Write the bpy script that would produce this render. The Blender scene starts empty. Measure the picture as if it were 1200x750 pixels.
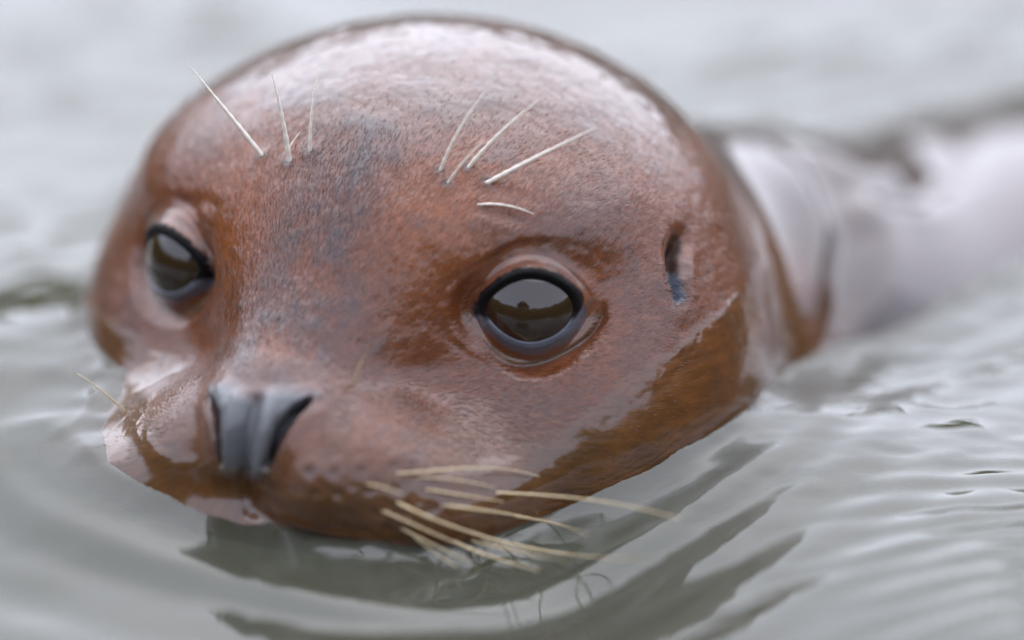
import bpy, math, random
import numpy as np

# ----------------------------------------------------------------------------
# camera, sky, sun, exposure
# ----------------------------------------------------------------------------
scene = bpy.context.scene
coll = scene.collection
ELEV = math.radians(22.0)          # camera looks down on the water by this much
DIST = 2.5
UNIT = 1.0 / 3000.0                # one sculpting unit (a third of a millimetre)
AIM = np.array([0.0, 0.0, 0.042])

cam_d = bpy.data.cameras.new('camera')
cam = bpy.data.objects.new('camera', cam_d)
coll.objects.link(cam)
cam.location = (0.0, AIM[1] - DIST * math.cos(ELEV), AIM[2] + DIST * math.sin(ELEV))
cam.rotation_euler = (math.pi / 2 - ELEV, 0, 0)
cam_d.sensor_width = 36.0
cam_d.lens = 36.0 * DIST / 0.4
cam_d.clip_start = 0.05
cam_d.clip_end = 500.0
cam_d.dof.use_dof = True
cam_d.dof.focus_distance = 2.472
cam_d.dof.aperture_fstop = 1.5
scene.camera = cam

world = bpy.data.worlds.new('World')
scene.world = world
world.use_nodes = True
wn = world.node_tree
for n in list(wn.nodes):
    wn.nodes.remove(n)
SUN_EL, SUN_ROT = math.radians(54.0), math.radians(8.0)
sky = wn.nodes.new('ShaderNodeTexSky')
sky.sky_type = 'NISHITA'
sky.sun_disc = False
sky.sun_elevation = SUN_EL
sky.sun_rotation = SUN_ROT
sky.air_density = 1.0
sky.dust_density = 1.1
sky.ozone_density = 1.0
hsv = wn.nodes.new('ShaderNodeHueSaturation')
hsv.inputs['Saturation'].default_value = 0.5
bg = wn.nodes.new('ShaderNodeBackground')
bg.inputs['Strength'].default_value = 0.15
wo = wn.nodes.new('ShaderNodeOutputWorld')
wn.links.new(sky.outputs[0], hsv.inputs['Color'])
cloud = wn.nodes.new('ShaderNodeMix')              # even cloud deck over most of the sky
cloud.data_type = 'RGBA'
cloud.inputs[0].default_value = 0.8
cloud.inputs[7].default_value = (3.5, 3.8, 4.7, 1)
wn.links.new(hsv.outputs[0], cloud.inputs[6])
wn.links.new(cloud.outputs[2], bg.inputs['Color'])
wn.links.new(bg.outputs[0], wo.inputs['Surface'])

sun_d = bpy.data.lights.new('sun', 'SUN')
sun_d.energy = 1.1
sun_d.angle = math.radians(112)
sun_d.color = (0.98, 0.96, 1.0)
sun = bpy.data.objects.new('sun', sun_d)
coll.objects.link(sun)
sd = (math.sin(SUN_ROT) * math.cos(SUN_EL), math.cos(SUN_ROT) * math.cos(SUN_EL), math.sin(SUN_EL))
from mathutils import Vector, Matrix
sun.rotation_euler = Vector(sd).to_track_quat('Z', 'Y').to_euler()
sun.location = (sd[0] * 20, sd[1] * 20, sd[2] * 20)

vs = scene.view_settings
vs.view_transform = 'Standard'
vs.look = 'None'
vs.gamma = 1.0
vs.exposure = 1.5
vs.use_curve_mapping = False
scene.render.engine = 'CYCLES'
scene.cycles.use_denoising = True
scene.cycles.max_bounces = 8
scene.cycles.caustics_reflective = False
scene.cycles.caustics_refractive = True

#=SCULPT=
# ----------------------------------------------------------------------------
# the seal's shape as a distance field, in head space (forward, left, up),
# origin midway between the eyes
# ----------------------------------------------------------------------------
rng = np.random.default_rng(7)
E_, YAW, ROLL = math.radians(22.0), math.radians(24.0), math.radians(7.5)
PITCH = -math.radians(18.0)
_f = np.array([-math.sin(YAW) * math.cos(PITCH), math.sin(PITCH), math.cos(YAW) * math.cos(PITCH)])
_l = np.array([math.cos(YAW), 0.0, math.sin(YAW)])
_u = np.cross(_f, _l)
_cr, _sr = math.cos(-ROLL), math.sin(-ROLL)
_R = np.array([[_cr, -_sr, 0], [_sr, _cr, 0], [0, 0, 1]])
HC = np.stack([_R @ _f, _R @ _l, _R @ _u], axis=1)             # head -> tilted view frame
VW = np.array([[1, 0, 0], [0, math.sin(E_), -math.cos(E_)], [0, math.cos(E_), math.sin(E_)]])
H2W = VW @ HC                                                  # head -> world rotation
HEAD_ORG = np.array([0, 0, 0.042]) + (VW @ np.array([-189.0, 43.0, 0.0])) / 3000.0


def to_world(p):
    return HEAD_ORG + (np.asarray(p) @ H2W.T) / 3000.0


def to_head(w):
    return ((np.asarray(w) - HEAD_ORG) @ H2W) * 3000.0


def ell(p, c, r):
    q = p - np.asarray(c, float)
    r = np.asarray(r, float)
    k0 = np.sqrt(((q / r) ** 2).sum(-1)) + 1e-9
    k1 = np.sqrt(((q / (r * r)) ** 2).sum(-1)) + 1e-9
    return k0 * (k0 - 1.0) / k1


def cone(p, a, b, ra, rb):
    a = np.asarray(a, float); b = np.asarray(b, float)
    ab = b - a
    t = np.clip(((p - a) @ ab) / (ab @ ab), 0, 1)
    return np.sqrt(((p - a - t[..., None] * ab) ** 2).sum(-1)) - (ra + (rb - ra) * t)


def smin(a, b, k):
    h = np.clip(0.5 + 0.5 * (b - a) / k, 0, 1)
    return b + (a - b) * h - k * h * (1 - h)


def smax(a, b, k):
    return -smin(-a, -b, k)


def sstep(a, b, x):
    t = np.clip((x - a) / (b - a), 0, 1)
    return t * t * (3 - 2 * t)


SPINE = np.array([[-191, 0, -100], [-410, 45, -180], [-650, 190, -300], [-900, 300, -425],
                  [-1300, 480, -540], [-2000, 860, -640], [-3000, 1300, -900], [-3700, 1600, -1200]], float)
SPRAD = np.array([290, 292, 350, 410, 505, 515, 300, 90], float)


def _spline(ctrl, n):
    c = np.vstack([2 * ctrl[0] - ctrl[1], ctrl, 2 * ctrl[-1] - ctrl[-2]])
    out = []
    for i in range(1, len(c) - 2):
        p0, p1, p2, p3 = c[i - 1:i + 3]
        t = np.linspace(0, 1, n, endpoint=False)[:, None]
        out.append(0.5 * (2 * p1 + (p2 - p0) * t + (2 * p0 - 5 * p1 + 4 * p2 - p3) * t * t + (3 * p1 - p0 - 3 * p2 + p3) * t ** 3))
    return np.vstack(out + [ctrl[-1:]])


_BODY = _spline(np.hstack([SPINE[1:], SPRAD[1:, None]]), 7)


def body_field(p):
    out = np.full(p.shape[:-1], 1e3)
    sel = p[..., 0] < -170.0
    q = p[sel]
    if len(q):
        d = np.full(len(q), 1e3)
        for i in range(len(_BODY) - 1):
            d = np.minimum(d, cone(q, _BODY[i, :3], _BODY[i + 1, :3], _BODY[i, 3], _BODY[i + 1, 3]))
        out[sel] = d
    return out


def head_field(p):
    q = p.copy()
    q[..., 1] = np.abs(q[..., 1])
    d = ell(q, (-192, 0, -100), (273, 410, 349))                          # face
    d = smin(d, ell(q, (-182, 47, 62), (249, 274, 135)), 60)             # temples
    d = smin(d, ell(q, (-343, 0, -103), (174, 322, 304)), 173)            # back of the skull
    d = smin(d, ell(q, (-150, 235, -190), (220, 165, 170)), 110)          # cheek
    d = smin(d, ell(q, (-92, 200, 62), (84, 78, 52)), 60)                 # brow
    d = smin(d, cone(q, (-80, 0, 20), (165, 0, -105), 150, 88), 120)      # bridge
    d = smin(d, ell(q, (80, 150, -205), (140, 125, 90)), 70)              # jowl
    d = smin(d, ell(q, (178, 72, -165), (104, 96, 80)), 60)               # whisker pad
    d = smin(d, ell(q, (120, 0, -255), (125, 120, 70)), 60)               # chin
    d = smin(d, ell(q, (222, 0, -112), (62, 58, 54)), 40)                 # nose
    return d


def field(p):
    h = head_field(p)
    # the leading-side lip and jowl spread wide and low, awash
    h = smin(h, ell(p, (144, -161, -209), (112, 112, 50)), 70)
    lip = np.minimum(cone(p, (197, -289, -208), (235, -178, -204), 20, 27), np.minimum(cone(p, (235, -178, -204), (268, -53, -224), 27, 27), cone(p, (268, -53, -224), (246, 26, -238), 27, 20)))
    h = smin(h, lip, 40)
    return smin(h, body_field(p), 90)


def trace(o, d, t0=0.0, tmax=3000.0, n=60, fn=None):
    """march outward from inside the body until the field turns positive"""
    fn = fn or field
    t = np.full(o.shape[0], t0, float)
    for i in range(n):
        v = fn(o + d * t[:, None])
        t = np.clip(t - v * 0.85, 0, tmax)
    return t
#=END SCULPT=


# ----------------------------------------------------------------------------
# helpers
# ----------------------------------------------------------------------------
def mesh_object(name, verts, faces, mat, parent=None, smooth=True):
    me = bpy.data.meshes.new(name)
    verts = np.ascontiguousarray(verts, dtype=np.float32)
    faces = np.ascontiguousarray(faces, dtype=np.int32)
    k = faces.shape[1]
    me.vertices.add(len(verts)); me.vertices.foreach_set('co', verts.ravel())
    me.loops.add(faces.size); me.loops.foreach_set('vertex_index', faces.ravel())
    me.polygons.add(len(faces))
    me.polygons.foreach_set('loop_start', np.arange(0, faces.size, k, dtype=np.int32))
    me.polygons.foreach_set('loop_total', np.full(len(faces), k, dtype=np.int32))
    me.polygons.foreach_set('use_smooth', np.full(len(faces), smooth, dtype=bool))
    me.update(calc_edges=True)
    me.validate()
    me.materials.append(mat)
    o = bpy.data.objects.new(name, me)
    coll.objects.link(o)
    if parent is not None:
        o.parent = parent
    return o


def attr(me, name, kind, data):
    a = me.attributes.new(name, kind, 'POINT')
    key = {'FLOAT': 'value', 'FLOAT_COLOR': 'color', 'FLOAT_VECTOR': 'vector'}[kind]
    a.data.foreach_set(key, np.ascontiguousarray(data, dtype=np.float32).ravel())


def grid_faces(nu, nv, wrap=False):
    i = np.arange(nu - 1)[:, None]
    j = np.arange(nv if wrap else nv - 1)[None, :]
    j2 = (j + 1) % nv
    return np.stack([i * nv + j, i * nv + j2, (i + 1) * nv + j2, (i + 1) * nv + j], -1).reshape(-1, 4)


def node_mat(name):
    m = bpy.data.materials.new(name)
    m.use_nodes = True
    nt = m.node_tree
    return m, nt, nt.nodes['Principled BSDF']


def nd(nt, kind, **kw):
    n = nt.nodes.new(kind)
    for k, v in kw.items():
        if k in n.inputs:
            n.inputs[k].default_value = v
        else:
            setattr(n, k, v)
    return n


def vnoise(p, seed=0):
    """smooth value noise on (n,3) points, about -1..1"""
    r = np.random.default_rng(seed)
    tab = r.uniform(-1, 1, 4096)
    i = np.floor(p).astype(np.int64)
    f = p - i
    f = f * f * (3 - 2 * f)
    out = 0
    for dx in (0, 1):
        for dy in (0, 1):
            for dz in (0, 1):
                h = ((i[:, 0] + dx) * 73856093) ^ ((i[:, 1] + dy) * 19349663) ^ ((i[:, 2] + dz) * 83492791)
                w = (f[:, 0] if dx else 1 - f[:, 0]) * (f[:, 1] if dy else 1 - f[:, 1]) * (f[:, 2] if dz else 1 - f[:, 2])
                out = out + w * tab[h & 4095]
    return out


def fbm(p, seed=0, oct=3):
    o, a, s = 0, 1.0, 1.0
    for k in range(oct):
        o = o + a * vnoise(p * s, seed + k)
        a *= 0.5; s *= 2.03
    return o / 1.75


def poly_dist(p, pts):
    """distance to a polyline and the position along it 0..1"""
    pts = np.asarray(pts, float)
    best = np.full(len(p), 1e9); pos = np.zeros(len(p))
    n = len(pts) - 1
    for i in range(n):
        ab = pts[i + 1] - pts[i]
        t = np.clip(((p - pts[i]) @ ab) / (ab @ ab), 0, 1)
        d = np.sqrt(((p - pts[i] - t[:, None] * ab) ** 2).sum(-1))
        m = d < best
        best[m] = d[m]; pos[m] = (i + t[m]) / n
    return best, pos


# ----------------------------------------------------------------------------
# materials
# ----------------------------------------------------------------------------
def make_water_material():
    m, nt, b = node_mat('murky_water')
    b.inputs['Base Color'].default_value = (0.125, 0.13, 0.095, 1)      # silt in suspension
    b.inputs['Roughness'].default_value = 0.012
    b.inputs['IOR'].default_value = 1.55
    c = nd(nt, 'ShaderNodeBsdfPrincipled')                              # the clear share
    c.inputs['Base Color'].default_value = (0.62, 0.62, 0.48, 1)
    c.inputs['Roughness'].default_value = 0.012
    c.inputs['IOR'].default_value = 1.55
    c.inputs['Transmission Weight'].default_value = 1.0
    tc = nd(nt, 'ShaderNodeTexCoord')
    mp = nd(nt, 'ShaderNodeMapping'); mp.inputs['Scale'].default_value = (14, 30, 20)
    no = nd(nt, 'ShaderNodeTexNoise', Scale=1.0, Detail=3.0, Roughness=0.5)
    bp = nd(nt, 'ShaderNodeBump', Strength=0.5, Distance=0.001)
    mx = nd(nt, 'ShaderNodeMixShader'); mx.inputs[0].default_value = 0.64
    nt.links.new(tc.outputs['Object'], mp.inputs['Vector'])
    nt.links.new(mp.outputs[0], no.inputs['Vector'])
    nt.links.new(no.outputs[0], bp.inputs['Height'])
    for k in (b, c):
        nt.links.new(bp.outputs[0], k.inputs['Normal'])
    nt.links.new(b.outputs[0], mx.inputs[1]); nt.links.new(c.outputs[0], mx.inputs[2])
    nt.links.new(mx.outputs[0], nt.nodes['Material Output'].inputs['Surface'])
    return m


def make_ground_material(name, c1, c2, scale):
    m, nt, b = node_mat(name)
    tc = nd(nt, 'ShaderNodeTexCoord')
    no = nd(nt, 'ShaderNodeTexNoise', Scale=scale, Detail=8.0, Roughness=0.65)
    cr = nd(nt, 'ShaderNodeValToRGB')
    cr.color_ramp.elements[0].position = 0.35; cr.color_ramp.elements[0].color = (*c1, 1)
    cr.color_ramp.elements[1].position = 0.68; cr.color_ramp.elements[1].color = (*c2, 1)
    bp = nd(nt, 'ShaderNodeBump', Strength=0.6, Distance=0.05)
    nt.links.new(tc.outputs['Object'], no.inputs['Vector'])
    nt.links.new(no.outputs[0], cr.inputs[0])
    nt.links.new(cr.outputs[0], b.inputs['Base Color'])
    nt.links.new(no.outputs[0], bp.inputs['Height'])
    nt.links.new(bp.outputs[0], b.inputs['Normal'])
    b.inputs['Roughness'].default_value = 0.9
    return m


def make_fur_material():
    m, nt, b = node_mat('wet_brown_fur')
    col = nd(nt, 'ShaderNodeAttribute', attribute_name='coat_colour')
    wet = nd(nt, 'ShaderNodeAttribute', attribute_name='wetness')
    flow = nd(nt, 'ShaderNodeAttribute', attribute_name='flow')
    tc = nd(nt, 'ShaderNodeTexCoord')
    # fine hair streaks along the lie of the coat
    mp = nd(nt, 'ShaderNodeMapping'); mp.inputs['Scale'].default_value = (1.0, 0.25, 1.0)
    nt.links.new(flow.outputs['Vector'], mp.inputs['Vector'])
    hair = nd(nt, 'ShaderNodeTexNoise', Scale=330.0, Detail=3.0, Roughness=0.55)
    nt.links.new(mp.outputs[0], hair.inputs['Vector'])
    # mottling
    mot = nd(nt, 'ShaderNodeTexNoise', Scale=55.0, Detail=6.0, Roughness=0.65, Distortion=0.4)
    nt.links.new(tc.outputs['Object'], mot.inputs['Vector'])
    ml = nd(nt, 'ShaderNodeMapRange'); ml.inputs[1].default_value = 0.3; ml.inputs[2].default_value = 0.7
    ml.inputs[3].default_value = 0.72; ml.inputs[4].default_value = 1.25
    nt.links.new(mot.outputs[0], ml.inputs[0])
    hl = nd(nt, 'ShaderNodeMapRange'); hl.inputs[1].default_value = 0.3; hl.inputs[2].default_value = 0.7
    hl.inputs[3].default_value = 0.74; hl.inputs[4].default_value = 1.26
    nt.links.new(hair.outputs[0], hl.inputs[0])
    mu = nd(nt, 'ShaderNodeMath', operation='MULTIPLY')
    nt.links.new(ml.outputs[0], mu.inputs[0]); nt.links.new(hl.outputs[0], mu.inputs[1])
    vm = nd(nt, 'ShaderNodeVectorMath', operation='SCALE')
    nt.links.new(col.outputs['Color'], vm.inputs[0]); nt.links.new(mu.outputs[0], vm.inputs['Scale'])
    nt.links.new(vm.outputs[0], b.inputs['Base Color'])
    # roughness: matted hair is broad, the running film is tight
    rr = nd(nt, 'ShaderNodeMapRange'); rr.inputs[3].default_value = 0.5; rr.inputs[4].default_value = 0.3
    nt.links.new(wet.outputs['Fac'], rr.inputs[0])
    nt.links.new(rr.outputs[0], b.inputs['Roughness'])
    cr_ = nd(nt, 'ShaderNodeMapRange'); cr_.inputs[3].default_value = 0.25; cr_.inputs[4].default_value = 0.07
    nt.links.new(wet.outputs['Fac'], cr_.inputs[0])
    nt.links.new(cr_.outputs[0], b.inputs['Coat Roughness'])
    cw = nd(nt, 'ShaderNodeMapRange'); cw.inputs[3].default_value = 0.95; cw.inputs[4].default_value = 1.0
    nt.links.new(wet.outputs['Fac'], cw.inputs[0])
    mat = nd(nt, 'ShaderNodeAttribute', attribute_name='matte')
    inv = nd(nt, 'ShaderNodeMath', operation='SUBTRACT'); inv.inputs[0].default_value = 1.0
    nt.links.new(mat.outputs['Fac'], inv.inputs[1])
    cw2 = nd(nt, 'ShaderNodeMath', operation='MULTIPLY')
    nt.links.new(cw.outputs[0], cw2.inputs[0]); nt.links.new(inv.outputs[0], cw2.inputs[1])
    nt.links.new(cw2.outputs[0], b.inputs['Coat Weight'])
    sp = nd(nt, 'ShaderNodeMath', operation='MULTIPLY'); sp.inputs[1].default_value = 0.35
    nt.links.new(inv.outputs[0], sp.inputs[0])
    nt.links.new(sp.outputs[0], b.inputs['Specular IOR Level'])
    b.inputs['Coat IOR'].default_value = 1.62
    b.inputs['Sheen Weight'].default_value = 0.12
    b.inputs['Sheen Roughness'].default_value = 0.38
    b.inputs['Sheen Tint'].default_value = (0.92, 0.9, 1.0, 1)
    b.inputs['IOR'].default_value = 1.4
    # relief
    lump = nd(nt, 'ShaderNodeTexNoise', Scale=120.0, Detail=4.0, Roughness=0.6)
    nt.links.new(tc.outputs['Object'], lump.inputs['Vector'])
    b1 = nd(nt, 'ShaderNodeBump', Strength=1.0, Distance=0.00028)
    nt.links.new(hair.outputs[0], b1.inputs['Height'])
    b2 = nd(nt, 'ShaderNodeBump', Strength=1.0, Distance=0.0005)
    nt.links.new(lump.outputs[0], b2.inputs['Height'])
    dry = nd(nt, 'ShaderNodeMapRange'); dry.inputs[3].default_value = 1.0; dry.inputs[4].default_value = 0.12
    nt.links.new(wet.outputs['Fac'], dry.inputs[0])
    nt.links.new(dry.outputs[0], b2.inputs['Strength'])
    nt.links.new(b2.outputs[0], b1.inputs['Normal'])
    nt.links.new(b1.outputs[0], b.inputs['Normal'])
    nt.links.new(b2.outputs[0], b.inputs['Coat Normal'])
    return m


def plain(name, c, rough=0.4, coat=0.0, coat_rough=0.05, ior=1.45):
    m, nt, b = node_mat(name)
    b.inputs['Base Color'].default_value = (*c, 1)
    b.inputs['Roughness'].default_value = rough
    b.inputs['IOR'].default_value = ior
    b.inputs['Coat Weight'].default_value = coat
    b.inputs['Coat Roughness'].default_value = coat_rough
    return m, nt, b


def make_whisker_material(name, c1, c2):
    m, nt, b = plain(name, c1, 0.35, 0.3, 0.1)
    tc = nd(nt, 'ShaderNodeTexCoord')
    no = nd(nt, 'ShaderNodeTexNoise', Scale=400.0, Detail=2.0)
    mx = nd(nt, 'ShaderNodeMix', data_type='RGBA')
    mx.inputs[6].default_value = (*c1, 1); mx.inputs[7].default_value = (*c2, 1)
    nt.links.new(tc.outputs['Object'], no.inputs['Vector'])
    nt.links.new(no.outputs[0], mx.inputs[0])
    nt.links.new(mx.outputs[2], b.inputs['Base Color'])
    return m


M_WATER = make_water_material()
M_BED = make_ground_material('silt', (0.06, 0.055, 0.035), (0.10, 0.09, 0.06), 6.0)
M_SHORE = make_ground_material('bank_vegetation', (0.045, 0.040, 0.010), (0.15, 0.125, 0.03), 1.4)
M_FUR = make_fur_material()
M_WHITE = make_whisker_material('pale_whisker', (0.92, 0.88, 0.80), (0.85, 0.74, 0.58))
M_GOLD = make_whisker_material('cream_whisker', (0.62, 0.44, 0.20), (0.72, 0.60, 0.40))

# ----------------------------------------------------------------------------
# the banks round the water (seen only as reflections)
# ----------------------------------------------------------------------------
def build_shore():
    nA, nR = 360, 26
    a = np.linspace(0, 2 * np.pi, nA, endpoint=False)
    rr = np.linspace(0, 1, nR)
    A, T = np.meshgrid(a, rr)
    # the near bank lies behind the camera (-Y); the far one is across the water
    near = np.clip(-np.sin(A), 0, 1) ** 2
    r0 = 22 - 18.2 * near ** 0.7
    r = r0 + T * (60 - r0) * T
    x, y = r * np.cos(A), r * np.sin(A)
    n1 = fbm(np.stack([x.ravel() * .25, y.ravel() * .25, 0 * x.ravel()], 1), 3, 4).reshape(x.shape)
    n2 = fbm(np.stack([x.ravel() * 1.1, y.ravel() * 1.1, 0 * x.ravel()], 1), 9, 3).reshape(x.shape)
    rise = sstep(0.0, 0.25, T)
    z = -0.5 + 0.75 * sstep(0, 0.08, T) + rise * (5.0 + 1.3 * n1 + 0.6 * n2) * (1 - 0.72 * near) + sstep(.3, 1, T) * 5.0 * (1 + 0.35 * n1)
    o = mesh_object('shore', np.stack([x, y, z], -1).reshape(-1, 3), grid_faces(nR, nA, True), M_SHORE)
    o['kind'] = 'structure'
    o['label'] = 'low olive green bank around the water'
    o['category'] = 'shore'
    s = 70.0
    bed = mesh_object('water_bed', np.array([[-s, -s, -0.9], [s, -s, -0.9], [s, s, -0.9], [-s, s, -0.9]]), np.array([[0, 1, 2, 3]]), M_BED)
    bed['kind'] = 'structure'
    bed['label'] = 'dark silty bed under the water'
    bed['category'] = 'ground'


build_shore()


def build_house(loc, rotz):
    root = bpy.data.objects.new('house', None)
    coll.objects.link(root)
    root.location = loc; root.rotation_euler = (0, 0, rotz)
    root['label'] = 'small gabled house on the bank, seen only mirrored in the seal\'s eye'
    root['category'] = 'house'
    m_wall = make_ground_material('house_wall', (0.12, 0.08, 0.06), (0.16, 0.11, 0.08), 5.0)
    m_roof = make_ground_material('house_roof', (0.04, 0.035, 0.035), (0.07, 0.06, 0.055), 9.0)
    m_pane = plain('window_glass', (0.03, 0.035, 0.04), 0.08)[0]
    W, Dp, H, Rf = 2.4, 1.9, 2.4, 1.7
    v = [(-W, -Dp, -1.5), (W, -Dp, -1.5), (W, Dp, -1.5), (-W, Dp, -1.5), (-W, -Dp, H), (W, -Dp, H), (W, Dp, H), (-W, Dp, H)]
    box = np.array([(0, 1, 5, 4), (1, 2, 6, 5), (2, 3, 7, 6), (3, 0, 4, 7), (4, 5, 6, 7), (3, 2, 1, 0)])
    mesh_object('wall', np.array(v), box, m_wall, root, False)
    e = 0.3
    rv = np.array([(-W - e, -Dp - e, H), (W + e, -Dp - e, H), (W + e, Dp + e, H), (-W - e, Dp + e, H), (0, -Dp - e, H + Rf), (0, Dp + e, H + Rf)])
    me = bpy.data.meshes.new('roof')
    me.from_pydata([tuple(p + [0, 0, 0.004]) for p in rv], [], [(0, 1, 4), (2, 3, 5), (1, 2, 5, 4), (3, 0, 4, 5), (3, 2, 1, 0)])
    me.materials.append(m_roof)
    ro = bpy.data.objects.new('roof', me); coll.objects.link(ro); ro.parent = root
    cv = np.array(v) * [0.12, 0.16, 0.0] + [0.9, 0.2, 0] + np.array([[0, 0, H + 0.5]] * 4 + [[0, 0, H + 2.1]] * 4)
    mesh_object('chimney', cv, box, m_wall, ro, False)
    for x in (-1.2, 1.2):
        wv = np.array([(x + sx * 0.45, Dp + sy, z) for z in (0.7, 1.9) for sx, sy in ((-1, -0.05), (1, -0.05), (1, 0.03), (-1, 0.03))])
        mesh_object('window', wv, box, m_pane, root, False)


build_house((-3.4, -13.0, 2.0), math.radians(12))

# ----------------------------------------------------------------------------
# water
# ----------------------------------------------------------------------------
def axis_coords(lo, hi, step, far, grow):
    c = list(np.arange(lo, hi + step * .5, step))
    h = step; v = hi
    while v < far:
        h *= grow; v += h; c.append(v)
    h = step; v = lo
    while v > -far:
        h *= grow; v -= h; c.insert(0, v)
    return np.array(c)


# water level beside the animal, metres: it piles up on the leading cheek
LEVELS = np.array([(-0.167, 0.056, 0.020), (-0.156, 0.012, 0.010), (-0.185, -0.022, 0.006), (-0.157, -0.058, 0.000), (-0.122, -0.094, -0.006),
                   (-0.086, -0.108, -0.011), (-0.049, -0.095, -0.016), (-0.013, -0.084, -0.022), (0.013, -0.065, -0.020),
                   (0.039, -0.056, -0.004), (0.066, -0.038, 0.003), (0.087, -0.010, 0.005), (0.11, 0.062, -0.004)])


def wave_height(x, y):
    p = np.stack([x, y, np.zeros_like(x)], 1)
    d = field(to_head(p)) / 3000.0                       # distance outside the animal
    z = np.zeros_like(x)
    w = np.zeros_like(x); acc = np.zeros_like(x)
    for (ax, ay, az) in LEVELS:
        g = np.exp(-((x - ax) ** 2 + (y - ay) ** 2) / (2 * 0.032 ** 2))
        acc += g * az; w += g
    z += acc / (w + 0.25)
    far = np.sqrt(x * x + y * y)
    near = np.exp(-np.clip(d, 0, None) / 0.10)
    # bow waves ringing the head
    wob = 0.012 * fbm(p * 9.0, 21, 2)
    z += 0.0007 * near * np.sin(2 * np.pi * (d + wob) / 0.027 + 0.8) * sstep(0.004, 0.03, d)
    front = sstep(0.03, -0.05, y) * sstep(0.13, 0.02, x)
    z += front * 0.002 * np.exp(-((d - 0.026) / 0.012) ** 2)
    # added slope: the surface drops off from the muzzle to mirror brighter sky
    fall = sstep(0.03, -0.07, y) * sstep(0.20, 0.02, x + 0.35 * (y + 0.15)) * sstep(-0.5, -0.2, x)
    z -= fall * 0.042 * (1 - np.exp(-np.clip(d, 0, None) / 0.10)) * np.exp(-(d / 0.34) ** 4)
    # capillary ripples trailing off the cheek
    m = sstep(0.05, 0.14, x + 0.3 * y) * sstep(-0.02, -0.06, y) * np.exp(-((y + 0.13) / 0.09) ** 2)
    ph = (y - 0.10 * x + 0.006 * fbm(p * 14.0, 31, 2)) / 0.0165
    z += 0.0009 * m * np.sin(2 * np.pi * ph) * (0.7 + 0.6 * fbm(p * np.array([18, 40, 1]), 33, 2))
    fine = sstep(-0.02, 0.10, x) * np.exp(-((y - 0.0) / 0.16) ** 2) * np.exp(-np.clip(x - 0.3, 0, None) / 0.1)
    z += 0.00045 * fine * fbm(p * np.array([60.0, 130.0, 1]), 51, 2)
    # slow swell and small chop everywhere
    z += 0.0040 * fbm(p * np.array([4.0, 6.5, 1]), 41, 3) * np.exp(-far / 6.0)
    lft = sstep(-0.06, -0.14, x) * sstep(-0.06, 0.02, y)
    z += (0.0007 + 0.0012 * lft) * fbm(p * np.array([22.0, 40.0, 1]), 47, 2) * np.exp(-far / 3.0)
    # the film climbs the coat
    dd = np.clip(d, 0, None)
    z += (0.0022 + 0.0018 * fbm(p * 75.0, 55, 2)) * np.exp(-dd / 0.0035)
    z += 0.0017 * fbm(p * np.array([48.0, 60.0, 1]), 57, 2) * np.exp(-dd / 0.016)
    return z


def build_water():
    xs = axis_coords(-0.30, 0.30, 0.0015, 60.0, 1.05)
    ys = axis_coords(-0.36, 0.46, 0.0024, 60.0, 1.05)
    X, Y = np.meshgrid(xs, ys)
    z = wave_height(X.ravel(), Y.ravel())
    v = np.stack([X.ravel(), Y.ravel(), z], 1)
    o = mesh_object('water', v, grid_faces(len(ys), len(xs)), M_WATER)
    o['kind'] = 'structure'
    o['label'] = 'pale grey rippled water around the swimming seal'
    o['category'] = 'water'


build_water()

# ----------------------------------------------------------------------------
# the seal
# ----------------------------------------------------------------------------
EYES = [dict(c=(22, 242, 6), s=1), dict(c=(38, -210, 12), s=-1)]
for e in EYES:
    c = np.array(e['c'], float)[None]
    g = np.array([(head_field(c + dv) - head_field(c - dv))[0] for dv in np.eye(3) * 12.0])
    n = g / np.linalg.norm(g)
    n = n + np.array([0.12, 0.0, -0.02]); n /= np.linalg.norm(n)
    up = np.array([0, 0, 1.0]); up -= n * (up @ n); up /= np.linalg.norm(up)
    a = np.cross(up, n) * e['s']                        # a points to the nose side ... sign fixed below
    if a[0] > 0:
        a = -a                                          # a now points backward (temple)
    e.update(C=np.array(e['c'], float), n=n, a=a, b=up)
EYE_R, EYE_SINK = 66.0, 37.0
NOSTRILS = [[(235, 63, -70), (253, 54, -79), (270, 46, -94), (279, 40, -114), (282, 32, -138)],
            [(258, -50, -76), (276, -34, -90), (286, -26, -114), (284, -24, -143)]]
NOSE_MID = [(266, 11, -66), (282, 11, -94), (286, 8, -124), (276, 2, -160)]
NOSE_PAD = np.array([(-64, -70), (-30, -60), (6, -66), (34, -58), (70, -66), (47, -98), (32, -145), (6, -162), (-26, -150), (-36, -94)], float)
EAR = [(-140, 357, 58), (-124, 361, 45), (-110, 366, 24), (-102, 374, 4)]
MOUTH = [(262, 0, -200), (258, 43, -214), (240, 109, -236), (200, 175, -262), (100, 240, -290)]
FILM = np.array([(-401, 39), (-339, -5), (-169, -19), (-94, -42), (-56, -54), (-24, -66), (-4, -75), (19, -91), (44, -113), (67, -132), (92, -141), (113, -147), (158, -150), (300, -170)], float)
BROW_ROOTS = [(36, -95, 151), (48, -56, 151), (37, -34, 164), (18, 125, 155), (26, 137, 142), (0, 152, 158), (1, 177, 144)]


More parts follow.
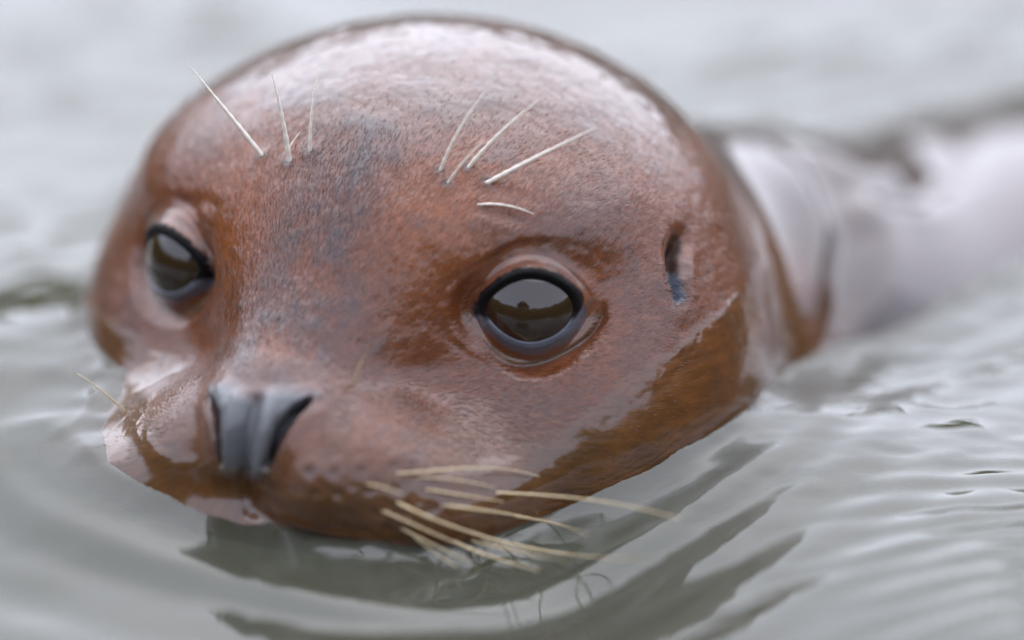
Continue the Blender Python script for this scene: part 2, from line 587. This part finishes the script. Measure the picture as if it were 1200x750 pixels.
def in_poly(l, u, poly, soft=4.0):
    """signed distance to a polygon turned into a soft 0..1 mask"""
    n = len(poly)
    d = np.full(len(l), 1e9); inside = np.zeros(len(l), bool)
    for i in range(n):
        a, b = poly[i], poly[(i + 1) % n]
        e0, e1 = b - a
        t = np.clip(((l - a[0]) * e0 + (u - a[1]) * e1) / (e0 * e0 + e1 * e1), 0, 1)
        d = np.minimum(d, np.hypot(l - a[0] - t * e0, u - a[1] - t * e1))
        cnd = ((a[1] > u) != (b[1] > u))
        xi = a[0] + (u - a[1]) / (b[1] - a[1] + 1e-12) * (b[0] - a[0])
        inside ^= cnd & (l < xi)
    sd = np.where(inside, -d, d)
    return sstep(soft, -soft, sd)


def body_grid():
    C0 = SPINE[0]
    nth = 430
    th = np.linspace(0.004, np.pi / 2, nth)
    lo, hi = np.radians(-38), np.radians(218)
    dense = np.linspace(lo, hi, 1080, endpoint=False)
    sparse = np.linspace(hi, lo + 2 * np.pi, 80, endpoint=False)
    ph = np.concatenate([dense, sparse])
    # smooth spine behind the head
    from_pts = np.vstack([2 * SPINE[0] - SPINE[1] * [1, 0, 0] - [0, 0, SPINE[0][2]], SPINE, 2 * SPINE[-1] - SPINE[-2]])
    from_pts[0] = SPINE[0] + [200, 0, 0]
    dense_sp = []
    for i in range(1, len(from_pts) - 2):
        p0, p1, p2, p3 = from_pts[i - 1:i + 3]
        t = np.linspace(0, 1, 60, endpoint=False)[:, None]
        dense_sp.append(0.5 * (2 * p1 + (p2 - p0) * t + (2 * p0 - 5 * p1 + 4 * p2 - p3) * t * t + (3 * p1 - p0 - 3 * p2 + p3) * t ** 3))
    sp = np.vstack(dense_sp + [SPINE[-1:]])
    sl = np.concatenate([[0], np.cumsum(np.linalg.norm(np.diff(sp, axis=0), axis=1))])
    want = []
    s, h = 0.0, 1.6
    while s < sl[-1]:
        h = min(h * 1.028, 60); s += h; want.append(min(s, sl[-1]))
    want = np.array(want)
    cen = np.stack([np.interp(want, sl, sp[:, k]) for k in range(3)], 1)
    tang = np.gradient(cen, axis=0); tang /= np.linalg.norm(tang, axis=1)[:, None]
    nback = len(cen)

    def rays(th_, ph_, sel):
        ct, st = np.cos(th_)[:, None], np.sin(th_)[:, None]
        d1 = np.stack([ct + 0 * ph_[None], st * np.cos(ph_)[None], st * np.sin(ph_)[None]], -1)
        o1 = np.broadcast_to(C0, d1.shape)
        c, tg = cen[sel], tang[sel]
        w = sstep(0, 260, want[sel])[:, None]
        tg = tg * w + np.array([-1.0, 0, 0]) * (1 - w); tg /= np.linalg.norm(tg, axis=1)[:, None]
        Lx = np.array([0, 1.0, 0])[None] - tg * tg[:, 1:2]; Lx /= np.linalg.norm(Lx, axis=1)[:, None]
        Ux = np.cross(Lx, tg)
        d2 = Lx[:, None, :] * np.cos(ph_)[None, :, None] + Ux[:, None, :] * np.sin(ph_)[None, :, None]
        o2 = np.broadcast_to(c[:, None, :], d2.shape)
        return np.concatenate([o1, o2], 0), np.concatenate([d1, d2], 0)

    # coarse solve, then refine on the full grid
    ti = np.unique(np.concatenate([np.arange(0, nth, 4), [nth - 1]]))
    bi = np.unique(np.concatenate([np.arange(0, nback, 2), [nback - 1]]))
    pi = np.arange(0, len(ph), 6)
    o, d = rays(th[ti], ph[pi], bi)
    tc = trace(o.reshape(-1, 3), d.reshape(-1, 3), 20.0, n=70).reshape(o.shape[:2])
    rows_c = np.concatenate([ti, nth + bi]).astype(float)
    rows = np.arange(nth + nback)
    phx = np.concatenate([pi, [len(ph)]]).astype(float)
    tc2 = np.concatenate([tc, tc[:, :1]], 1)
    t_rows = np.stack([np.interp(rows, rows_c, tc2[:, k]) for k in range(tc2.shape[1])], 1)
    tf = np.stack([np.interp(np.arange(len(ph)), phx, t_rows[r]) for r in range(len(rows))], 0)
    o, d = rays(th, ph, np.arange(nback))
    of, df = o.reshape(-1, 3), d.reshape(-1, 3)
    t = tf.ravel()
    for k in range(3):
        t = t - 0.9 * field(of + df * t[:, None])
    P = (of + df * t[:, None])
    TH = np.concatenate([np.repeat(th[:, None], len(ph), 1), np.pi / 2 + np.repeat(want[:, None], len(ph), 1) / 380.0], 0)
    PH = np.repeat(ph[None], nth + nback, 0)
    return P, len(rows), len(ph), TH.ravel(), PH.ravel(), nth


def grid_normals(P, nr, nc):
    G = P.reshape(nr, nc, 3)
    du = np.gradient(G, axis=0)
    dv = np.roll(G, -1, 1) - np.roll(G, 1, 1)
    n = np.cross(dv, du)
    n /= np.linalg.norm(n, axis=-1, keepdims=True) + 1e-9
    out = n.reshape(-1, 3)
    cen = P - SPINE[0]
    flip = np.sign((out[:nr * nc // 2] * cen[:nr * nc // 2]).sum())
    return out * flip


def sculpt_body():
    P, nr, nc, TH, PH, nth = body_grid()
    N = grid_normals(P, nr, nc)
    n0 = len(P)
    base = P.copy()
    disp = np.zeros(n0)
    head = (P[:, 0] > -420)
    F, L, U = base.T

    # colour of the coat
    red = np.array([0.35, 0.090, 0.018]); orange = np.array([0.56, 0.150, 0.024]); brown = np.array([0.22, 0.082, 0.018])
    slate = np.array([0.085, 0.075, 0.085]); mauve = np.array([0.22, 0.09, 0.055])
    col = np.repeat(red[None], n0, 0)

    def paint(mask, c):
        nonlocal col
        col = col * (1 - mask[:, None]) + np.asarray(c)[None] * mask[:, None]

    n_big = fbm(base / 95.0, 61, 3)
    n_mid = fbm(base / 34.0, 65, 3)
    n_small = fbm(base / 9.0, 69, 3)
    paint(sstep(-0.1, 0.5, n_big) * 0.6, mauve)
    # the orange brows and the dark blaze down the bridge
    blaze = np.exp(-(np.abs(L - 14) / 66.0) ** 3) * sstep(-60, 40, F) * sstep(250, 170, U) * sstep(-90, -30, U)
    for sgn in (1, -1):
        m = np.exp(-(((L - sgn * 118 - 8) / 62) ** 2 + ((U - 98) / 72) ** 2) ** 1.5) * (F > -120)
        paint(np.clip(m * (0.85 + 0.5 * n_mid), 0, 1), orange)
    paint(np.clip(blaze * (0.55 + 0.9 * n_mid + 0.5 * n_small), 0, 1) * 0.8, slate * 1.15)
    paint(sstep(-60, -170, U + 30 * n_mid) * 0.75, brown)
    paint(sstep(0.25, 0.6, n_mid * 0.8 + 0.3 * n_small) * 0.35 * head, slate)
    paint(sstep(150, 240, U + 30 * n_mid - 0.2 * F) * 0.6, np.array([0.12, 0.07, 0.055]))
    paint(sstep(-360, -520, F) * 0.85, np.array([0.075, 0.056, 0.052]))

    # broad modelling: creases and folds of the face
    def groove(pts, width, depth, ridge=0.0):
        nonlocal disp
        pts = np.asarray(pts, float)
        c = pts.mean(0); R = np.linalg.norm(pts - c, axis=1).max() + width * 5
        idx = np.where(((base - c) ** 2).sum(1) < R * R)[0]
        if not len(idx):
            return None, None, None
        d, t = poly_dist(base[idx], pts)
        fade = np.sin(np.pi * np.clip(t * 0.96 + 0.02, 0, 1)) ** 0.5
        disp[idx] += (-depth * np.exp(-(d / width) ** 2) + ridge * np.exp(-((d - 1.9 * width) / width) ** 2)) * fade
        return idx, d, t

    hl = head.astype(float)
    disp += hl * (2.2 * n_big + 1.4 * n_mid * (1 - 0.75 * sstep(-20, -110, U)) + 0.6 * n_small * sstep(-110, -20, U))

    # nose: pad stands proud, slits cut in, groove down the middle
    nz = np.where((F > 190) & (np.abs(L) < 110) & (U > -200) & (U < -30))[0]
    pad = in_poly(L[nz], U[nz], NOSE_PAD, 9.0)
    disp[nz] += 3.0 * pad
    pm = np.zeros(n0); pm[nz] = pad
    paint(pm, np.array([0.27, 0.275, 0.29]))
    dn, tn = poly_dist(base[nz], NOSE_MID)
    disp[nz] += pad * (7.0 * np.exp(-((dn - 20) / 9.0) ** 2) - 11.0 * np.exp(-(dn / 8.0) ** 2))
    for pts in NOSTRILS:
        d, t = poly_dist(base[nz], pts)
        w = 3.5 + 3.2 * np.sin(np.pi * np.clip(t, 0, 1))
        disp[nz] -= 30.0 * np.exp(-(d / w) ** 4)
        disp[nz] += 2.0 * np.exp(-((d - 17) / 9.0) ** 2)
        mk = np.zeros(n0); mk[nz] = sstep(w + 2, w - 3, d)
        paint(mk, np.array([0.012, 0.011, 0.012]))
    groove([(276, 2, -160), (268, 0, -178), (262, -6, -192)], 7, 6)
    groove(MOUTH, 9, 9, 3)
    # folds where the neck meets the back
    groove([(-660, 300, 40), (-644, 336, 18), (-602, 373, -6), (-572, 403, -33), (-515, 418, -71), (-462, 432, -131)], 24, 24, 5)
    groove([(-1020, 262, -31), (-906, 366, -20), (-853, 410, -30), (-735, 417, -26), (-643, 373, -2)], 22, 12, 3)
    # creases running out from the eyes and over the brows
    groove([(70, -250, 60), (35, -215, 82), (50, -165, 92), (62, -130, 88)], 8, 2.5, 0.5)
    groove([(34, 165, 118), (24, 200, 112), (2, 238, 100)], 7, 2, 1)

    # whisker pad pits in rows
    for k, (row_u, n) in enumerate(((-140, 4), (-165, 5), (-190, 5), (-212, 4))):
        for j in range(n):
            for sgn in (1,):
                l = sgn * (84 + 26 * j + 8 * k)
                idx = np.where((np.abs(L - l) < 16) & (np.abs(U - row_u) < 16) & (F > 80))[0]
                g = np.exp(-(((L[idx] - l) ** 2 + (U[idx] - row_u) ** 2) / 30.0))
                disp[idx] -= 1.0 * g
                disp[idx] += 0.8 * np.exp(-((np.hypot(L[idx] - l, U[idx] - row_u) - 10) / 5) ** 2)
                mk = np.zeros(n0); mk[idx] = g * 0.45 * (0.4 + 0.6 * abs(math.sin(7.3 * j + 3.1 * k + sgn)))
                paint(mk, np.array([0.04, 0.035, 0.035]))
    # roots of the brow whiskers
    for r in BROW_ROOTS:
        d = np.sqrt(((base - np.array(r, float)) ** 2).sum(1))
        disp += 2.5 * np.exp(-(d / 12.0) ** 2) - 1.5 * np.exp(-(d / 4.0) ** 2)
        paint(np.exp(-(d / 7.5) ** 2) * 0.85, np.array([0.05, 0.045, 0.05]))

    # ear opening
    d, t = poly_dist(base, EAR)
    w = 15.0 - 10.0 * t
    disp -= 18.0 * np.exp(-(d / w) ** 2) * (0.6 + 0.4 * sstep(0, 0.3, t))
    disp += 1.5 * np.exp(-((d - 22) / 10.0) ** 2)
    ear_in = sstep(15, 7, d)
    d_ear, t_ear = d.copy(), t.copy()
    paint(ear_in * 0.8, np.array([0.035, 0.025, 0.018]))
    paint(sstep(11, 5, d) * sstep(0.5, 0.7, t), np.array([0.24, 0.28, 0.36]))  # wet blue-grey highlight painted into the lower end
    d2 = np.sqrt(((base - np.array(EAR[1]) * [1, -1, 1]) ** 2).sum(1))
    disp -= 24.0 * np.exp(-(d2 / 12.0) ** 3)

    # wet film: everything under this line on the left side, and low on the right
    line_u = np.interp(F, FILM[:, 0], FILM[:, 1])
    jag = 9.0 * fbm(base / 22.0, 81, 3) + 2.0 * fbm(base / 7.0, 85, 2)
    sd_l = np.where(L > 0, U - line_u, U + 70 + 0.25 * np.abs(F)) + jag
    wet = sstep(3.0, -3.0, sd_l)
    disp += hl * 1.3 * sstep(4.0, -8.0, sd_l) - hl * 0.6 * sstep(-8, -30, sd_l)
    paint(wet * 0.6 * hl, np.array([0.24, 0.088, 0.016]))
    wet = np.maximum(wet, sstep(-330, -460, F))
    wet = np.maximum(wet, sstep(140, 235, U + 30 * n_mid + 10 * n_small - 0.20 * F))

    # apply the outward relief
    P = base + N * disp[:, None]

    # eyes: lids wrap the eyeball
    lidm = sstep(13, 6, d_ear) * sstep(0.62, 0.5, t_ear) * 0.9
    for e in EYES:
        rel = P - e['C']
        idx = np.where((rel ** 2).sum(1) < 190 ** 2)[0]
        r = rel[idx]
        A, B, H = r @ e['a'], r @ e['b'], r @ e['n']
        # opening: almond, wider than tall, drawn out toward the nose
        hw = np.where(A > 0, 52.0, 53.0); hh = np.where(B > 0, 37.0, 40.0) * (1.0 if e['s'] > 0 else 0.92)
        hh = hh * np.where(A < 0, 1 - (0.28 if e['s'] > 0 else 0.12) * np.clip(-A / hw, 0, 1) ** 2, 1 - 0.10 * np.clip(A / hw, 0, 1) ** 2)
        q = np.sqrt((A / hw) ** 2 + (B / hh) ** 2)
        s = (q - 1.0) * (np.hypot(A, B) / np.maximum(q, 1e-3))          # distance outside the rim
        rho2 = A * A + B * B
        hs = -EYE_SINK + np.sqrt(np.clip(EYE_R ** 2 - rho2, 0, None))
        hs = np.where(rho2 > (EYE_R * .93) ** 2, -EYE_SINK + EYE_R * 0.367 - 0.9 * (np.sqrt(rho2) - EYE_R * .93), hs)
        upper = sstep(-14, 10, B)
        thick = 3.0 + 8.0 * upper * sstep(-2, 8, s) + 3.5 * (1 - upper) * sstep(0, 6, s) - 3.0 * (1 - upper) * np.exp(-((s - 12) / 8.0) ** 2)
        tgt = hs + np.where(s < 0, sstep(-7, 0, s) * 15.0 - 12.0, thick)
        w = sstep(46, 10, s)
        Hn = H * (1 - w) + tgt * w
        # folds round the eye
        ang = np.arctan2(B, A)
        Hn += -2.5 * np.exp(-((s - 18) / 4.0) ** 2) * upper * sstep(0, 5, s)
        Hn += 1.5 * np.exp(-((s - 27) / 9.0) ** 2) * upper
        Hn += -4.0 * np.exp(-((s - 31 - 6 * np.sin(ang * 2 + 0.6)) / 4.0) ** 2) * (1 - upper) * sstep(-60, 20, A)
        Hn += 2.0 * np.exp(-((s - 24) / 6.0) ** 2) * (1 - upper)
        Hn += -1.6 * np.exp(-((s - 46 - 9 * np.sin(ang * 2 + 1)) / 6.0) ** 2) * (0.5 + 0.5 * np.sin(ang * 1.0 - 0.7))
        P[idx] += (Hn - H)[:, None] * e['n'][None]
        # lid colours, with shade painted into the crease below
        mk = np.zeros(n0); nz_ = n_small[idx] * 4 + fbm(base[idx] / 4.0, 91, 2) * 3
        black = sstep(1.5, -2.0, s + nz_ * 0.5 - 13.0 * np.clip((B + 14) / 30.0, 0, 1) ** 0.6)
        corner = sstep(15, 7, s + nz_) * sstep(44, 54, -A) * sstep(-14, -6, B) * sstep(14, 4, B)
        mk[idx] = np.clip(np.maximum(black * sstep(-18, -8, B), corner), 0, 1)
        lidm[idx] = np.maximum(lidm[idx], mk[idx])
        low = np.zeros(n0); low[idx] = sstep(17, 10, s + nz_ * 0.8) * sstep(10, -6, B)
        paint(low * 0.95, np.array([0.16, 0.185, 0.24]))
        tan = np.zeros(n0); tan[idx] = np.exp(-((s - 24) / 4.0) ** 2) * sstep(0, -12, B)
        paint(tan * 0.6, np.array([0.32, 0.20, 0.12]))
        dk = np.zeros(n0); dk[idx] = np.exp(-((s - 31 - 6 * np.sin(ang * 2 + 0.6)) / 3.5) ** 2) * sstep(5, -12, B) * sstep(-60, 20, A)
        paint(dk * 0.55, np.array([0.10, 0.055, 0.025]))
        gr = np.zeros(n0); gr[idx] = np.exp(-((s - 17) / 4.5) ** 2) * sstep(-4, 8, B)
        paint(gr * 0.45 * sstep(-0.3, 0.4, n_small), np.array([0.16, 0.12, 0.11]))
        paint(mk, np.array([0.012, 0.010, 0.010]))
        wl = np.zeros(n0); wl[idx] = sstep(22, 14, s) * sstep(2, -6, B)
        wet = np.maximum(wet, wl)

    flow = np.stack([PH * 0.38 / 3.0, TH * 0.38 / 3.0, np.zeros(n0)], 1)
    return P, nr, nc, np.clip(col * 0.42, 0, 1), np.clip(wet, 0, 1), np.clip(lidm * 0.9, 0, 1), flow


def build_seal():
    base_w = to_world(np.array([[-250.0, 0, -260.0]]))[0]
    root = bpy.data.objects.new('seal', None)
    coll.objects.link(root)
    root.location = (base_w[0], base_w[1], 0.0)
    root.empty_display_size = 0.05
    root['label'] = 'wet reddish brown seal swimming with its head above the water'
    root['category'] = 'seal'
    loc = np.array([base_w[0], base_w[1], 0.0])

    P, nr, nc, col, wet, matte, flow = sculpt_body()
    v = to_world(P) - loc
    tip = v[:nc].mean(0); tail = v[-nc:].mean(0)
    k = len(v)
    v = np.vstack([v, tip, tail])
    fq = grid_faces(nr, nc, True)
    j = np.arange(nc); j2 = (j + 1) % nc
    ft = np.vstack([np.stack([j, j2, np.full(nc, k)], 1)[:, [1, 0, 2]],
                    np.stack([(nr - 1) * nc + j, (nr - 1) * nc + j2, np.full(nc, k + 1)], 1)])
    me = bpy.data.meshes.new('body')
    nq, nt_ = len(fq), len(ft)
    me.vertices.add(len(v)); me.vertices.foreach_set('co', np.ascontiguousarray(v, dtype=np.float32).ravel())
    loops = np.concatenate([fq.ravel(), ft.ravel()]).astype(np.int32)
    me.loops.add(len(loops)); me.loops.foreach_set('vertex_index', loops)
    me.polygons.add(nq + nt_)
    me.polygons.foreach_set('loop_start', np.concatenate([np.arange(nq) * 4, nq * 4 + np.arange(nt_) * 3]).astype(np.int32))
    me.polygons.foreach_set('loop_total', np.concatenate([np.full(nq, 4), np.full(nt_, 3)]).astype(np.int32))
    me.polygons.foreach_set('use_smooth', np.ones(nq + nt_, bool))
    me.update(calc_edges=True)
    # faces must look outward
    nrm = np.zeros(len(me.polygons) * 3, np.float32); me.polygons.foreach_get('normal', nrm)
    cen = np.zeros(len(me.polygons) * 3, np.float32); me.polygons.foreach_get('center', cen)
    c0 = to_world(SPINE[:1])[0] - loc
    if ((nrm.reshape(-1, 3)[:nth_faces(nc)] * (cen.reshape(-1, 3)[:nth_faces(nc)] - c0)).sum()) < 0:
        me.flip_normals()
    me.materials.append(M_FUR)
    pad = lambda a: np.vstack([a, a[:1], a[-1:]]) if a.ndim == 2 else np.concatenate([a, a[:1], a[-1:]])
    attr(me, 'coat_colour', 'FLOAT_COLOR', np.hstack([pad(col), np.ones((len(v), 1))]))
    attr(me, 'wetness', 'FLOAT', pad(wet))
    attr(me, 'matte', 'FLOAT', pad(matte))
    attr(me, 'flow', 'FLOAT_VECTOR', pad(flow))
    body = bpy.data.objects.new('body', me)
    coll.objects.link(body); body.parent = root

    build_fur(root, loc, P, nr, nc, col, wet)
    # eyeballs
    m_eye, nt, b = plain('dark_eye', (0.022, 0.009, 0.004), 0.12, 1.0, 0.0, 1.45)
    b.inputs['Coat IOR'].default_value = 1.45
    for e in EYES:
        c = e['C'] - e['n'] * EYE_SINK
        nu, nv = 64, 96
        th = np.linspace(0.0005, np.pi - 0.0005, nu); ph = np.linspace(0, 2 * np.pi, nv, endpoint=False)
        T, Q = np.meshgrid(th, ph, indexing='ij')
        d = (np.cos(T)[..., None] * e['n'] + np.sin(T)[..., None] * (np.cos(Q)[..., None] * e['a'] + np.sin(Q)[..., None] * np.cross(e['n'], e['a'])))
        w = to_world((c + EYE_R * d).reshape(-1, 3)) - loc
        eye = mesh_object('eye', w, grid_faces(nu, nv, True), m_eye, root)
    return root, loc, body


def build_fur(root, loc, P, nr, nc, col, wet, count=80000):
    """short wet hairs lying back along the coat, over the emerged head"""
    r = np.random.default_rng(5)
    G = P.reshape(nr, nc, 3)
    back = np.gradient(G, axis=0).reshape(-1, 3)
    back /= np.linalg.norm(back, axis=1)[:, None] + 1e-9
    N = grid_normals(P, nr, nc)
    # area weights, upper side only, away from eyes, nose and ear
    du = np.linalg.norm(np.gradient(G, axis=0), axis=-1); dv = np.linalg.norm(np.roll(G, -1, 1) - G, axis=-1)
    w = (du * dv).ravel()
    wz = to_world(P)[:, 2]
    w *= (1 - 0.93 * wet)
    w *= (wz > -0.01) * (P[:, 0] > -420) * (P[:, 0] < 262)
    for e in EYES:
        w *= ((P - e['C']) ** 2).sum(1) > 72 ** 2
    w *= (((P - np.array(EAR[1])) ** 2).sum(1) > 30 ** 2)
    for q in BROW_ROOTS:
        w *= (((P - np.array(q)) ** 2).sum(1) > 7.5 ** 2)
    w *= ~((P[:, 0] > 215) & (np.abs(P[:, 1]) < 80) & (P[:, 2] > -170) & (P[:, 2] < -52))
    idx = r.choice(len(w), count, p=w / w.sum())
    p0 = P[idx] + r.normal(0, 0.6, (count, 3))
    n, b = N[idx], back[idx]
    s = np.cross(n, b)
    swirl = fbm(P[idx] / 60.0, 101, 2)[:, None] * 0.5 + r.normal(0, 0.18, (count, 1))
    d = b + s * swirl; d /= np.linalg.norm(d, axis=1)[:, None]
    s = np.cross(n, d)
    ln = r.uniform(5.0, 11.0, (count, 1)); wd = r.uniform(0.25, 0.48, (count, 1))
    lift = r.uniform(0.04, 0.20, (count, 1))
    a0 = p0 - s * wd + n * 0.1; a1 = p0 + s * wd + n * 0.1
    m0 = p0 + d * ln * 0.5 + n * ln * lift * 0.6 + n * 0.2
    tip = p0 + d * ln + n * (ln * lift * 0.55 + 0.15)
    v = np.stack([a0, a1, m0 + s * wd * 0.8, m0 - s * wd * 0.8, tip], 1).reshape(-1, 3)
    k = np.arange(count)[:, None] * 5
    f = np.concatenate([np.stack([k + 0, k + 1, k + 2], -1), np.stack([k + 0, k + 2, k + 3], -1), np.stack([k + 3, k + 2, k + 4], -1)], 0).reshape(-1, 3)
    o = mesh_object('fur', to_world(v) - loc, f, M_HAIR, root)
    tint = r.uniform(0.7, 1.9, (count, 1))
    attr(o.data, 'coat_colour', 'FLOAT_COLOR', np.hstack([np.repeat(np.clip(col[idx] * tint, 0, 1), 5, 0), np.ones((count * 5, 1))]))
    o['kind'] = 'stuff'
    return o


def make_hair_material():
    m, nt, b = plain('hair', (0.1, 0.04, 0.02), 0.38)
    col = nd(nt, 'ShaderNodeAttribute', attribute_name='coat_colour')
    nt.links.new(col.outputs['Color'], b.inputs['Base Color'])
    b.inputs['Coat Weight'].default_value = 0.9
    b.inputs['Coat Roughness'].default_value = 0.25
    b.inputs['Coat IOR'].default_value = 1.55
    return m


M_HAIR = make_hair_material()


def nth_faces(nc):
    return 300 * nc


def add_whisker(root, loc, pts, r0, r1, mat, bead=0.12, parent=None):
    """tapering, slightly beaded hair through head-space points"""
    pts = np.asarray(pts, float)
    n = 40
    tt = np.linspace(0, 1, n)
    m = len(pts) - 1
    # quadratic/cubic through the points by Lagrange
    ks = np.linspace(0, 1, m + 1)
    out = np.zeros((n, 3))
    for i in range(m + 1):
        li = np.ones(n)
        for j in range(m + 1):
            if i != j:
                li *= (tt - ks[j]) / (ks[i] - ks[j])
        out += li[:, None] * pts[i]
    tg = np.gradient(out, axis=0); tg /= np.linalg.norm(tg, axis=1)[:, None]
    ref = np.array([0.3, 0.2, 0.93])
    s1 = np.cross(tg, ref); s1 /= np.linalg.norm(s1, axis=1)[:, None]
    s2 = np.cross(tg, s1)
    ln = np.linalg.norm(np.diff(out, axis=0), axis=1).sum()
    r = (r0 + (r1 - r0) * tt ** 1.3) * (1 + bead * np.sin(2 * np.pi * tt * ln / 14.0))
    k = 8
    a = np.linspace(0, 2 * np.pi, k, endpoint=False)
    ring = out[:, None, :] + r[:, None, None] * (np.cos(a)[None, :, None] * s1[:, None, :] + np.sin(a)[None, :, None] * s2[:, None, :])
    w = to_world(ring.reshape(-1, 3)) - loc
    return mesh_object('whisker', w, grid_faces(n, k, True), mat, root)


seal, SEAL_LOC, seal_body = build_seal()

# hairs: kind, root thickness, course in head space
WHISKERS = [
    ('brow', 2.6, [(33, -94, 148), (59, -134, 212), (78, -171, 266)]),
    ('brow', 2.9, [(45, -55, 148), (59, -58, 211), (69, -66, 264)]),
    ('brow', 2.0, [(35, -34, 161), (42, -27, 220), (33, -21, 267)]),
    ('brow', 1.6, [(35, -65, 156), (38, -56, 172), (34, -47, 186)]),
    ('brow', 2.0, [(17, 124, 152), (21, 150, 205), (9, 178, 252)]),
    ('brow', 1.6, [(23, 136, 140), (27, 159, 171), (21, 182, 198)]),
    ('brow', 2.7, [(-2, 151, 155), (-1, 192, 202), (-14, 236, 244)]),
    ('brow', 2.8, [(1, 174, 140), (-7, 238, 179), (-32, 300, 214)]),
    ('brow', 1.5, [(22, 171, 120), (19, 207, 124), (4, 238, 113)]),
    ('muzzle', 2.6, [(177, 89, -67), (187, 102, -42), (193, 113, -18)]),
    ('muzzle', 2.0, [(172, -207, -139), (190, -230, -109), (201, -257, -88)]),
    ('muzzle', 2.2, [(226, 157, -148), (189, 211, -146), (146, 250, -151), (100, 290, -169)]),
    ('muzzle', 2.2, [(248, 139, -156), (257, 167, -153), (256, 192, -158)]),
    ('muzzle', 2.8, [(201, 194, -171), (137, 273, -181), (127, 375, -179), (133, 480, -184)]),
    ('muzzle', 2.2, [(202, 191, -168), (192, 234, -172), (150, 268, -188)]),
    ('muzzle', 2.8, [(194, 212, -187), (163, 263, -197), (90, 294, -226), (218, 406, -188)]),
    ('muzzle', 3.0, [(227, 166, -178), (198, 237, -211), (143, 319, -242), (249, 493, -195)]),
    ('muzzle', 2.8, [(241, 149, -184), (221, 205, -210), (187, 264, -243)]),
    ('muzzle', 3.0, [(187, 217, -229), (185, 268, -243), (198, 335, -247)]),
    ('muzzle', 2.4, [(218, 181, -193), (173, 247, -233), (287, 395, -194)]),
    ('muzzle', 2.4, [(230, 160, -202), (216, 202, -225), (208, 252, -244)]),
    ('muzzle', 1.8, [(221, 172, -209), (214, 201, -232), (227, 245, -246)]),
    ('muzzle', 1.8, [(204, 201, -199), (164, 253, -233), (288, 415, -195)]),
    ('muzzle', 1.7, [(168, 242, -198), (127, 279, -212), (200, 361, -185)]),
    ('muzzle', 1.6, [(204, 180, -156), (189, 222, -156), (155, 260, -171)]),
]

for kind, r0, pts in WHISKERS:
    add_whisker(seal, SEAL_LOC, pts, r0 * (1.1 if kind == 'brow' else 0.62), 0.4 if kind == 'brow' else 0.5, M_WHITE if kind == 'brow' else M_GOLD)
